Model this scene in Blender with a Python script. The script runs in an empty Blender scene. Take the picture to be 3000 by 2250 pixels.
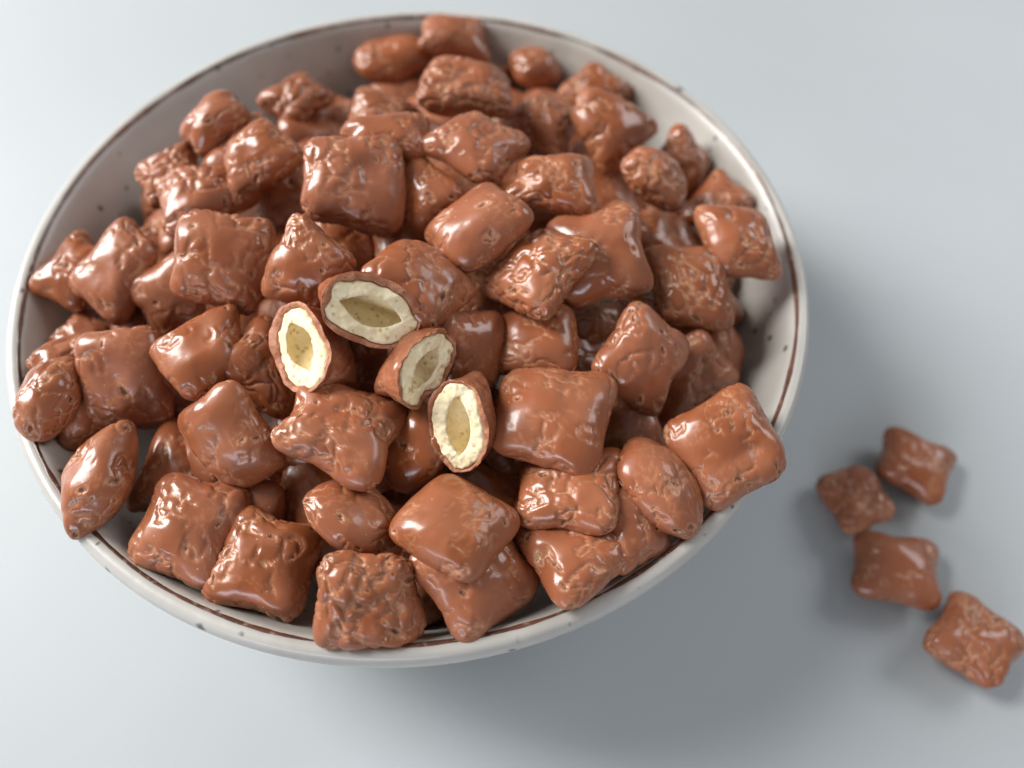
import bpy, math
import numpy as np
from mathutils import Matrix, Vector

# ------------------------------------------------------------------ camera, world, lights, exposure
scene = bpy.context.scene
cam_data = bpy.data.cameras.new("camera")
camera = bpy.data.objects.new("camera", cam_data)
scene.collection.objects.link(camera)
scene.camera = camera
AX = [(0.99956309, 0.02955725, 0.0), (0.02578463, -0.87198121, 0.48885982), (0.01444935, -0.48864623, -0.87236235)]
CAM = (0.264744 * 0.095, -1.29064583 * 0.095, 1.62546834 * 0.095 + 0.058)
camera.matrix_world = Matrix([
    (AX[0][0], -AX[0][1], -AX[0][2], CAM[0]),
    (AX[1][0], -AX[1][1], -AX[1][2], CAM[1]),
    (AX[2][0], -AX[2][1], -AX[2][2], CAM[2]),
    (0, 0, 0, 1)])
cam_data.sensor_width = 36.0
cam_data.lens = 2260 / 3000 * 36
cam_data.clip_start = 0.01
cam_data.clip_end = 20
cam_data.dof.use_dof = True
cam_data.dof.focus_distance = 0.157
cam_data.dof.aperture_fstop = 6.2

world = bpy.data.worlds.new("World")
scene.world = world
world.use_nodes = True
wb = world.node_tree.nodes["Background"]
wb.inputs[0].default_value = (0.95, 0.98, 1.0, 1)
wb.inputs[1].default_value = 0.25

def area(name, loc, target, sx, sy, power, col):
    d = bpy.data.lights.new(name, 'AREA')
    d.shape = 'RECTANGLE'; d.size = sx; d.size_y = sy; d.energy = power; d.color = col
    o = bpy.data.objects.new(name, d)
    o.location = loc
    o.rotation_euler = (Vector(target) - Vector(loc)).to_track_quat('-Z', 'Y').to_euler()
    scene.collection.objects.link(o)
    return o

area("window_light", (-1.45, 0.48, 1.10), (0, 0, 0.05), 0.64, 1.30, 68.0, (1.0, 0.985, 0.96))
area("room_light", (1.15, 0.60, 0.95), (0.1, 0, 0.0), 0.7, 0.6, 7.0, (0.98, 0.98, 1.0))
area("far_window_light", (-0.35, -1.15, 0.42), (0, 0, 0.05), 0.9, 0.20, 5.5, (0.86, 0.88, 1.0))

vs = scene.view_settings
vs.view_transform = 'Standard'; vs.look = 'None'; vs.exposure = 0.0; vs.gamma = 1.0
vs.use_curve_mapping = False
scene.render.engine = 'CYCLES'
scene.cycles.use_denoising = True
scene.cycles.max_bounces = 5
scene.cycles.use_adaptive_sampling = True
scene.cycles.adaptive_threshold = 0.04
scene.cycles.caustics_reflective = False
scene.cycles.caustics_refractive = False

# ------------------------------------------------------------------ node helpers and materials
def mat(name):
    m = bpy.data.materials.new(name); m.use_nodes = True
    nt = m.node_tree
    return m, nt, nt.nodes["Principled BSDF"]

def N(nt, kind, **kw):
    n = nt.nodes.new(kind)
    for k, v in kw.items():
        if k in n.inputs.keys() if isinstance(k, str) else False:
            n.inputs[k].default_value = v
        else:
            setattr(n, k, v)
    return n

def noise(nt, coord, scale, detail=3, rough=0.5):
    n = nt.nodes.new("ShaderNodeTexNoise")
    n.inputs["Scale"].default_value = scale
    n.inputs["Detail"].default_value = detail
    n.inputs["Roughness"].default_value = rough
    nt.links.new(coord, n.inputs["Vector"])
    return n.outputs["Fac"]

def ramp(nt, fac, lo, hi, a=0.0, b=1.0):
    n = nt.nodes.new("ShaderNodeMapRange")
    n.interpolation_type = 'SMOOTHSTEP'
    n.inputs[1].default_value = lo; n.inputs[2].default_value = hi
    n.inputs[3].default_value = a; n.inputs[4].default_value = b
    nt.links.new(fac, n.inputs[0])
    return n.outputs[0]

def mixc(nt, fac, a, b):
    n = nt.nodes.new("ShaderNodeMix"); n.data_type = 'RGBA'
    for s, v in ((n.inputs[0], fac), (n.inputs[6], a), (n.inputs[7], b)):
        if isinstance(v, (tuple, float, int)):
            s.default_value = (*v, 1) if isinstance(v, tuple) else v
        else:
            nt.links.new(v, s)
    return n.outputs[2]

def mth(nt, op, a, b=None):
    n = nt.nodes.new("ShaderNodeMath"); n.operation = op
    for i, v in enumerate((a, b)):
        if v is None: continue
        if isinstance(v, (int, float)): n.inputs[i].default_value = v
        else: nt.links.new(v, n.inputs[i])
    return n.outputs[0]

def bump(nt, h, strength, dist, prev=None):
    n = nt.nodes.new("ShaderNodeBump")
    n.inputs["Strength"].default_value = strength
    n.inputs["Distance"].default_value = dist
    nt.links.new(h, n.inputs["Height"])
    if prev: nt.links.new(prev, n.inputs["Normal"])
    return n.outputs["Normal"]

def chocolate_material(name):
    m, nt, b = mat(name)
    tc = nt.nodes.new("ShaderNodeTexCoord").outputs["Object"]
    rnd = nt.nodes.new("ShaderNodeObjectInfo").outputs["Random"]
    def attr(n):
        a = nt.nodes.new("ShaderNodeAttribute"); a.attribute_name = n
        return a.outputs["Fac"]
    crack, pit, tone, tone2 = attr("crack"), attr("pit"), attr("tone"), attr("tone2")
    off = nt.nodes.new("ShaderNodeVectorMath"); off.operation = 'ADD'
    comb = nt.nodes.new("ShaderNodeCombineXYZ")
    nt.links.new(mth(nt, 'MULTIPLY', rnd, 3.7), comb.inputs[0])
    nt.links.new(tc, off.inputs[0]); nt.links.new(comb.outputs[0], off.inputs[1])
    co = off.outputs[0]
    base = mixc(nt, tone, (0.240, 0.070, 0.025), (0.322, 0.108, 0.047))
    base = mixc(nt, tone2, base, (0.300, 0.078, 0.022))
    base = mixc(nt, mth(nt, 'MULTIPLY', rnd, 0.6), base, (0.325, 0.115, 0.060))
    base = mixc(nt, mth(nt, 'MULTIPLY', attr("hair"), 0.30), base, (0.60, 0.32, 0.17))
    # cracks: thin lighter coating; torn pits: mottled dark to light brown
    fine = noise(nt, co, 1300, 2, 0.6)
    crk = mth(nt, 'MULTIPLY', crack, ramp(nt, fine, 0.25, 0.6, 0.5, 1.0))
    base = mixc(nt, mth(nt, 'MULTIPLY', crk, 0.72), base, (0.62, 0.33, 0.18))
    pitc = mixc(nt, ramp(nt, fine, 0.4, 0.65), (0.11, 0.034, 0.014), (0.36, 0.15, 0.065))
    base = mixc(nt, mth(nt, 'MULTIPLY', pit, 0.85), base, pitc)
    base = mixc(nt, mth(nt, 'MULTIPLY', attr("bare"), ramp(nt, fine, 0.3, 0.5, 0.5, 0.95)), base, (0.62, 0.47, 0.20))
    vd = nt.nodes.new("ShaderNodeTexVoronoi"); vd.inputs["Scale"].default_value = 480
    nt.links.new(co, vd.inputs["Vector"])
    sep = nt.nodes.new("ShaderNodeSeparateColor"); nt.links.new(vd.outputs["Color"], sep.inputs[0])
    speck = mth(nt, 'MULTIPLY', ramp(nt, vd.outputs["Distance"], 0.05, 0.12, 1.0, 0.0), mth(nt, 'GREATER_THAN', sep.outputs[0], 0.72))
    base = mixc(nt, mth(nt, 'MULTIPLY', speck, 0.6), base, (0.70, 0.45, 0.28))
    nt.links.new(base, b.inputs["Base Color"])
    torn = mth(nt, 'MAXIMUM', crk, pit)
    rough = mth(nt, 'ADD', ramp(nt, tone, 0.0, 1.0, 0.21, 0.35), mth(nt, 'MULTIPLY', torn, 0.30))
    nt.links.new(rough, b.inputs["Roughness"])
    b.inputs["IOR"].default_value = 1.46
    b.inputs["Coat Weight"].default_value = 0.25
    b.inputs["Coat Roughness"].default_value = 0.11
    h = mth(nt, 'MULTIPLY', fine, mth(nt, 'ADD', mth(nt, 'MULTIPLY', torn, 0.6), 0.05))
    nt.links.new(bump(nt, h, 0.6, 0.0006), b.inputs["Normal"])
    return m

def cut_chocolate_material():
    m, nt, b = mat("cut_chocolate")
    tc = nt.nodes.new("ShaderNodeTexCoord").outputs["Object"]
    c = mixc(nt, ramp(nt, noise(nt, tc, 350, 3), 0.35, 0.65), (0.34, 0.115, 0.050), (0.46, 0.205, 0.112))
    c = mixc(nt, ramp(nt, noise(nt, tc, 900, 3, 0.6), 0.55, 0.7), c, (0.23, 0.055, 0.028))
    nt.links.new(c, b.inputs["Base Color"])
    b.inputs["Roughness"].default_value = 0.55
    nt.links.new(bump(nt, noise(nt, tc, 900, 4, 0.65), 0.5, 0.0008), b.inputs["Normal"])
    return m

def wafer_material():
    m, nt, b = mat("wafer")
    tc = nt.nodes.new("ShaderNodeTexCoord").outputs["Object"]
    c = mixc(nt, ramp(nt, noise(nt, tc, 260, 4, 0.6), 0.3, 0.7), (0.86, 0.71, 0.43), (0.90, 0.80, 0.55))
    v = nt.nodes.new("ShaderNodeTexVoronoi"); v.inputs["Scale"].default_value = 640
    nt.links.new(tc, v.inputs["Vector"])
    pore = ramp(nt, v.outputs["Distance"], 0.15, 0.42, 1.0, 0.0)
    pore = mth(nt, 'MULTIPLY', pore, ramp(nt, noise(nt, tc, 420, 1), 0.40, 0.55))
    c = mixc(nt, mth(nt, 'MULTIPLY', pore, 0.75), c, (0.50, 0.33, 0.13))
    nt.links.new(c, b.inputs["Base Color"])
    b.inputs["Roughness"].default_value = 0.75
    n1 = bump(nt, pore, -1.0, 0.0009)
    nt.links.new(bump(nt, noise(nt, tc, 700, 4, 0.6), 0.5, 0.0006, n1), b.inputs["Normal"])
    return m

def glaze_material():
    m, nt, b = mat("speckled_glaze")
    tc = nt.nodes.new("ShaderNodeTexCoord").outputs["Object"]
    c = mixc(nt, ramp(nt, noise(nt, tc, 45, 4, 0.55), 0.3, 0.7), (0.425, 0.408, 0.375), (0.495, 0.477, 0.442))
    for sc, rad, keep, k in ((130, 0.12, 0.45, 0.9), (260, 0.13, 0.72, 0.75), (75, 0.085, 0.40, 0.95)):
        v = nt.nodes.new("ShaderNodeTexVoronoi"); v.inputs["Scale"].default_value = sc
        wv = nt.nodes.new("ShaderNodeTexNoise"); wv.inputs["Scale"].default_value = 900
        nt.links.new(tc, wv.inputs["Vector"])
        s = nt.nodes.new("ShaderNodeVectorMath"); s.operation = 'SCALE'; s.inputs[3].default_value = 0.0009
        nt.links.new(wv.outputs["Color"], s.inputs[0])
        a = nt.nodes.new("ShaderNodeVectorMath"); a.operation = 'ADD'
        nt.links.new(tc, a.inputs[0]); nt.links.new(s.outputs[0], a.inputs[1])
        nt.links.new(a.outputs[0], v.inputs["Vector"])
        sep = nt.nodes.new("ShaderNodeSeparateColor"); nt.links.new(v.outputs["Color"], sep.inputs[0])
        dot = mth(nt, 'MULTIPLY', ramp(nt, v.outputs["Distance"], rad * 0.4, rad * 1.3, 1.0, 0.0), mth(nt, 'GREATER_THAN', sep.outputs[0], keep))
        c = mixc(nt, mth(nt, 'MULTIPLY', dot, k), c, (0.055, 0.045, 0.038))
    nt.links.new(c, b.inputs["Base Color"])
    b.inputs["Roughness"].default_value = 0.38
    b.inputs["Coat Weight"].default_value = 0.2
    b.inputs["Coat Roughness"].default_value = 0.12
    nt.links.new(bump(nt, noise(nt, tc, 120, 3), 0.12, 0.002), b.inputs["Normal"])
    return m

def stripe_material():
    m, nt, b = mat("brown_stripe_glaze")
    tc = nt.nodes.new("ShaderNodeTexCoord").outputs["Object"]
    c = mixc(nt, ramp(nt, noise(nt, tc, 60, 3), 0.35, 0.65), (0.060, 0.024, 0.014), (0.135, 0.052, 0.030))
    c = mixc(nt, ramp(nt, noise(nt, tc, 420, 3, 0.6), 0.52, 0.75), c, (0.30, 0.21, 0.16))
    nt.links.new(c, b.inputs["Base Color"])
    b.inputs["Roughness"].default_value = 0.35
    b.inputs["Coat Weight"].default_value = 0.3
    b.inputs["Coat Roughness"].default_value = 0.1
    return m

def table_material():
    m, nt, b = mat("pale_table")
    tc = nt.nodes.new("ShaderNodeTexCoord").outputs["Object"]
    c = mixc(nt, ramp(nt, noise(nt, tc, 9, 3), 0.3, 0.7), (0.415, 0.447, 0.462), (0.435, 0.467, 0.482))
    nt.links.new(c, b.inputs["Base Color"])
    b.inputs["Roughness"].default_value = 0.55
    nt.links.new(bump(nt, noise(nt, tc, 900, 3, 0.6), 0.05, 0.001), b.inputs["Normal"])
    return m

M_CHOC = chocolate_material("milk_chocolate")
M_CUT = cut_chocolate_material()
M_WAFER = wafer_material()
M_GLAZE = glaze_material()
M_STRIPE = stripe_material()
M_TABLE = table_material()

# ------------------------------------------------------------------ mesh helpers
def link(name, verts, faces, material, parent=None, attrs=None, smooth=True):
    me = bpy.data.meshes.new(name)
    if isinstance(faces, np.ndarray):
        verts = np.asarray(verts, np.float32); nf, k = faces.shape
        me.vertices.add(len(verts)); me.vertices.foreach_set("co", verts.ravel())
        me.loops.add(nf * k); me.loops.foreach_set("vertex_index", faces.astype(np.int32).ravel())
        me.polygons.add(nf); me.polygons.foreach_set("loop_start", np.arange(0, nf * k, k, dtype=np.int32))
        me.update(calc_edges=True)
    else:
        me.from_pydata([tuple(v) for v in verts], [], [tuple(int(i) for i in f) for f in faces])
    me.polygons.foreach_set("use_smooth", np.full(len(me.polygons), smooth))
    for an, av in (attrs or {}).items():
        a = me.attributes.new(an, 'FLOAT', 'POINT')
        a.data.foreach_set("value", np.asarray(av, np.float32))
    me.materials.append(material)
    me.update()
    o = bpy.data.objects.new(name, me)
    scene.collection.objects.link(o)
    if parent: o.parent = parent
    return o

def tag(o, label=None, cat=None, group=None, kind=None):
    if label: o["label"] = label
    if cat: o["category"] = cat
    if group: o["group"] = group
    if kind: o["kind"] = kind
    return o

def h3(ix, iy, iz, seed):
    h = (ix.astype(np.int64) * 374761393 + iy.astype(np.int64) * 668265263 + iz.astype(np.int64) * 2147483647 + seed * 974711) & 0xFFFFFFFF
    h = ((h ^ (h >> 13)) * 1274126177) & 0xFFFFFFFF
    h = ((h ^ (h >> 16)) * 2246822519) & 0xFFFFFFFF
    return h ^ (h >> 15)

def vnoise(p, seed):
    i = np.floor(p).astype(np.int64); f = p - i; f = f * f * f * (f * (f * 6 - 15) + 10)
    r = 0
    for a in (0, 1):
        for b in (0, 1):
            for c in (0, 1):
                w = (f[:, 0] if a else 1 - f[:, 0]) * (f[:, 1] if b else 1 - f[:, 1]) * (f[:, 2] if c else 1 - f[:, 2])
                r = r + w * (h3(i[:, 0] + a, i[:, 1] + b, i[:, 2] + c, seed) / 0xFFFFFFFF * 2 - 1)
    return r

def worley(p, seed):
    i = np.floor(p).astype(np.int64)
    f1 = np.full(len(p), 9.0); f2 = np.full(len(p), 9.0)
    for a in (-1, 0, 1):
        for b in (-1, 0, 1):
            for c in (-1, 0, 1):
                q = [i[:, 0] + a, i[:, 1] + b, i[:, 2] + c]
                d = np.zeros(len(p))
                for k in range(3):
                    d += (q[k] + h3(q[0], q[1], q[2], seed + 17 * k) / 0xFFFFFFFF - p[:, k]) ** 2
                d = np.sqrt(d)
                n1 = np.minimum(f1, d); f2 = np.minimum(np.maximum(f1, d), f2); f1 = n1
    return f1, f2

def sstep(x, a, b):
    t = np.clip((x - a) / (b - a), 0, 1)
    return t * t * (3 - 2 * t)

def coat_detail(p, nrm, seed, rough, rng, npit):
    """lumps, creases and torn pits of the chocolate coat. p in mm. Returns displaced p and surface attributes."""
    disp = (0.34 + 0.30 * rough) * vnoise(p / 5.8 + 11.3, seed) + (0.02 + 0.04 * rough) * vnoise(p / 2.6 + 3.1, seed + 1)
    wv = np.stack([vnoise(p / 2.6 + 7.7 * k, seed + 30 + k) for k in range(3)], 1)
    f1, f2 = worley(p / (4.9 - 1.1 * rough) + 0.30 * wv + 5.5, seed + 2)
    e = f2 - f1
    mask = sstep(vnoise(p / 4.2 + 21.0, seed + 3), 0.18 - 0.80 * rough, 0.55 - 0.72 * rough)
    valley = np.exp(-(e / 0.055) ** 2) * mask
    broad = np.exp(-(e / 0.24) ** 1.5) * mask
    disp -= (0.12 + 0.14 * rough) * valley + (0.13 + 0.50 * rough) * broad
    crack = np.clip(valley * (0.65 + 0.40 * rough), 0, 1)
    disp += 0.035 * vnoise(p / 1.3 + 70.0, seed + 12)
    wh = np.stack([vnoise(p / 1.1 + 5.1 * k, seed + 50 + k) for k in range(3)], 1)
    g1, g2 = worley(p / 2.6 + 0.22 * wh + 15.5, seed + 22)
    hl = np.exp(-((g2 - g1) / 0.06) ** 2) * sstep(vnoise(p / 5.0 + 33.0, seed + 23), 0.05, 0.45)
    hl = hl * (1 - 0.5 * rough)
    pit = np.zeros(len(p)); bare = np.zeros(len(p))
    jig = vnoise(p / 0.55 + 40.0, seed + 5)
    for j in rng.integers(0, len(p), npit):
        r = rng.uniform(0.26, 0.70)
        d = p - p[j]
        ax = rng.normal(size=3); ax -= ax @ nrm[j] * nrm[j]; ax /= np.linalg.norm(ax) + 1e-9
        st = rng.uniform(1.1, 3.2)
        al = d @ ax
        dd = np.sqrt(np.maximum((d * d).sum(1) - al * al, 0) + (al / st) ** 2) / r + 0.30 * jig
        disp -= sstep(1.0 - dd, 0.0, 0.6) * rng.uniform(0.6, 1.1) * r
        pit = np.maximum(pit, sstep(1.0 - dd, 0.10, 0.5))
        crack = np.maximum(crack, np.exp(-((dd - 1.10) / 0.30) ** 2) * 0.75)
        if rng.random() < 0.03 + 0.03 * rough:
            bare = np.maximum(bare, sstep(1.0 - dd, 0.25, 0.6))
    att = {"crack": crack, "pit": pit, "bare": bare, "hair": hl,
           "tone": sstep(vnoise(p / 5.5 + 60, seed + 6), -0.6, 0.6),
           "tone2": 0.75 * sstep(vnoise(p / 8.0 + 80, seed + 7), 0.0, 0.7),
           }
    return p + nrm * disp[:, None], att

def make_grid(n):
    a = np.sin(np.linspace(-1, 1, n) * np.pi / 2 * 0.985) / math.sin(np.pi / 2 * 0.985)
    S, T = [x.ravel() for x in np.meshgrid(a, a)]
    top = np.arange(n * n).reshape(n, n)
    bot = np.full((n, n), -1)
    bot[1:-1, 1:-1] = n * n + np.arange((n - 2) ** 2).reshape(n - 2, n - 2)
    bot[0], bot[-1], bot[:, 0], bot[:, -1] = top[0], top[-1], top[:, 0], top[:, -1]
    faces = np.concatenate([
        np.stack([top[:-1, :-1], top[:-1, 1:], top[1:, 1:], top[1:, :-1]], -1).reshape(-1, 4),
        np.stack([bot[:-1, :-1], bot[1:, :-1], bot[1:, 1:], bot[:-1, 1:]], -1).reshape(-1, 4)])
    return S, T, top[1:-1, 1:-1].ravel(), faces
GRID_FINE, GRID_LOW = make_grid(72), make_grid(34)

def pillow_mesh(q, th, seed, rough, oval=False, soft=False, grid=GRID_FINE):
    """closed cushion with four lobed corners: q = corner positions (mm) in the pillow's own plane"""
    rng = np.random.default_rng(seed)
    s, t, _inner, _ = grid
    # square grid -> disc, then disc -> four-lobed outline in the quad's own coordinates
    dx = s * np.sqrt(1 - t * t / 2); dy = t * np.sqrt(1 - s * s / 2)
    rho = np.minimum(np.hypot(dx, dy), 1.0); the = np.arctan2(dy, dx)
    lobe = 0.04 if oval else (0.118 if soft else rng.uniform(0.135, 0.185))
    r = 1.115 - lobe * np.cos(4 * the) + (0.0 if oval else 0.022) * np.cos(8 * the)
    wl = np.minimum(rho * 1.4, 1)
    rb = r * wl + 1.1 * (1 - wl)
    for hh in (1, 2, 3, 5):
        rb = rb * (1 + wl * rng.uniform(0, 0.022) * np.cos(hh * the + rng.uniform(0, 6.28)))
    sc = 1.17 if oval else 1.145
    fx = sc * rb * rho * np.cos(the); fy = sc * rb * rho * np.sin(the)
    m = rho
    w = [(1 - fx) * (1 - fy) / 4, (1 + fx) * (1 - fy) / 4, (1 + fx) * (1 + fy) / 4, (1 - fx) * (1 + fy) / 4]
    q = np.array(q).reshape(4, 2)
    cen = q.mean(0); q0 = q.copy()
    for i in range(4):      # blunt the acute corners
        a_, b_ = q0[i - 1] - q0[i], q0[(i + 1) % 4] - q0[i]
        an = math.degrees(math.acos(np.clip(a_ @ b_ / (np.linalg.norm(a_) * np.linalg.norm(b_)), -1, 1)))
        q[i] = cen + (q0[i] - cen) * (1 - (0.06 if soft else 0.17) * min(max((82 - an) / 55, 0), 1))
    xy = sum(w[i][:, None] * q[i] for i in range(4))
    corner = np.clip(-np.cos(4 * the), 0, 1)
    prof = (1 - rho ** rng.uniform(2.3, 2.9)).clip(0) ** 0.54 * (1 - 0.16 * corner * rho ** 2)
    dent = rng.uniform(0.0, 0.09) * th * np.exp(-((dx - rng.uniform(-.3, .3)) ** 2 + (dy - rng.uniform(-.3, .3)) ** 2) / 0.10)
    zt = 0.55 * th * prof - (0 if oval else 1) * dent
    zb = -0.50 * th * prof
    out = xy / (np.linalg.norm(xy, axis=1)[:, None] + 1e-9)
    hz = (1 - m ** 5)[:, None]
    nt_ = np.c_[out * (m ** 2.5)[:, None], hz]; nt_ /= np.linalg.norm(nt_, axis=1)[:, None] + 1e-9
    nb_ = np.c_[out * (m ** 2.5)[:, None], -hz]; nb_ /= np.linalg.norm(nb_, axis=1)[:, None] + 1e-9
    P = np.concatenate([np.c_[xy, zt], np.c_[xy, zb][_inner]])
    Nn = np.concatenate([nt_, nb_[_inner]])
    # gentle warp so no two cushions are flat in the same way
    wz = 0.55 * vnoise(np.c_[P[:, :2] / 13.0, np.full(len(P), seed * 0.37)], seed + 8)
    P[:, 2] += wz
    return coat_detail(P, Nn, seed, rough, rng, int(9 + 24 * rough))

def frame(C, ex, n):
    ex = Vector(ex); n = Vector(n).normalized(); ex = (ex - n * ex.dot(n)).normalized()
    ey = n.cross(ex)
    return Matrix(((ex.x, ey.x, n.x, C[0]), (ex.y, ey.y, n.y, C[1]), (ex.z, ey.z, n.z, C[2]), (0, 0, 0, 1)))

# ------------------------------------------------------------------ table
tv = [(-3, -3, 0), (3, -3, 0), (3, 3, 0), (-3, 3, 0)]
tag(link("table_top", tv, [(0, 1, 2, 3)], M_TABLE), "pale grey smooth table top under the bowl", kind="structure")

# ------------------------------------------------------------------ bowl
def spline(pts, n):
    pts = np.array(pts); P = np.vstack([2 * pts[0] - pts[1], pts, 2 * pts[-1] - pts[-2]])
    res = []
    for i in range(len(pts) - 1):
        p0, p1, p2, p3 = P[i], P[i + 1], P[i + 2], P[i + 3]
        for u in np.linspace(0, 1, n, endpoint=False):
            res.append(0.5 * (2 * p1 + (p2 - p0) * u + (2 * p0 - 5 * p1 + 4 * p2 - p3) * u * u + (3 * p1 - p0 - 3 * p2 + p3) * u ** 3))
    res.append(pts[-1])
    return np.array(res)

INNER = [(0.0002, .0090), (.040, .0102), (.060, .0150), (.075, .0250), (.086, .0400), (.0915, .0515), (.0936, .0565), (.0950, .0580), (.0962, .0584), (.0973, .0581), (.0981, .0570), (.0984, .0550)]
OUTER = [(.0978, .0520), (.0954, .0455), (.0900, .0330), (.0790, .0200), (.0650, .0110), (.0560, .0065), (.0540, .0030), (.0536, .0004), (.0480, .0004), (.0468, .0032), (.0300, .0040), (.0002, .0042)]
prof = spline(INNER + OUTER, 5)
SEG = 192
def lathe(prof, seg, closed_ends=True, wob=0.00025):
    th = np.linspace(0, 2 * np.pi, seg, endpoint=False)
    V = []
    for r, z in prof:
        rr = r * (1 + wob / 0.1 * np.sin(2 * th + 0.7) + 0.5 * wob / 0.1 * np.sin(3 * th + 2.1))
        V.append(np.stack([rr * np.cos(th), rr * np.sin(th), np.full(seg, z)], 1))
    V = np.concatenate(V)
    F = [(j * seg + i, j * seg + (i + 1) % seg, (j + 1) * seg + (i + 1) % seg, (j + 1) * seg + i) for j in range(len(prof) - 1) for i in range(seg)]
    return V, F
bowl = bpy.data.objects.new("bowl", None)
scene.collection.objects.link(bowl)
tag(bowl, "round speckled grey-white stoneware bowl with a brown line inside its rim", "bowl")
V, F = lathe(prof, SEG)
F = [tuple(reversed(f)) for f in F]
link("bowl_body", V, F, M_GLAZE, bowl)
# brown line: a thin band of glaze lying on the inside of the rim, uneven in width
seg = 720
th = np.linspace(0, 2 * np.pi, seg, endpoint=False)
c3 = np.stack([np.cos(th), np.sin(th), 0 * th], 1)
wi = 0.00042 + 0.00022 * vnoise(c3 * 9, 4) + 0.00008 * vnoise(c3 * 40, 5)
mid = 0.0949 + 0.00015 * vnoise(c3 * 5 + 3, 6)
ins = spline(INNER, 12)
rows = []
for u in (-1, -0.5, 0, 0.5, 1):
    r = mid + u * wi
    i0 = np.argmax(ins[:, 0] > 0.0925) - 1
    z = np.interp(r, ins[i0:, 0][:60], ins[i0:, 1][:60]) + 0.00016 * (1 - u * u) + 0.00003
    rr = r * (1 + 0.0025 * np.sin(2 * th + 0.7) + 0.00125 * np.sin(3 * th + 2.1)) - 0.00008
    rows.append(np.stack([rr * np.cos(th), rr * np.sin(th), z], 1))
V = np.concatenate(rows)
F = [(j * seg + i, j * seg + (i + 1) % seg, (j + 1) * seg + (i + 1) % seg, (j + 1) * seg + i) for j in range(4) for i in range(seg)]
link("rim_stripe", V, F, M_STRIPE, bowl)

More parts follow.
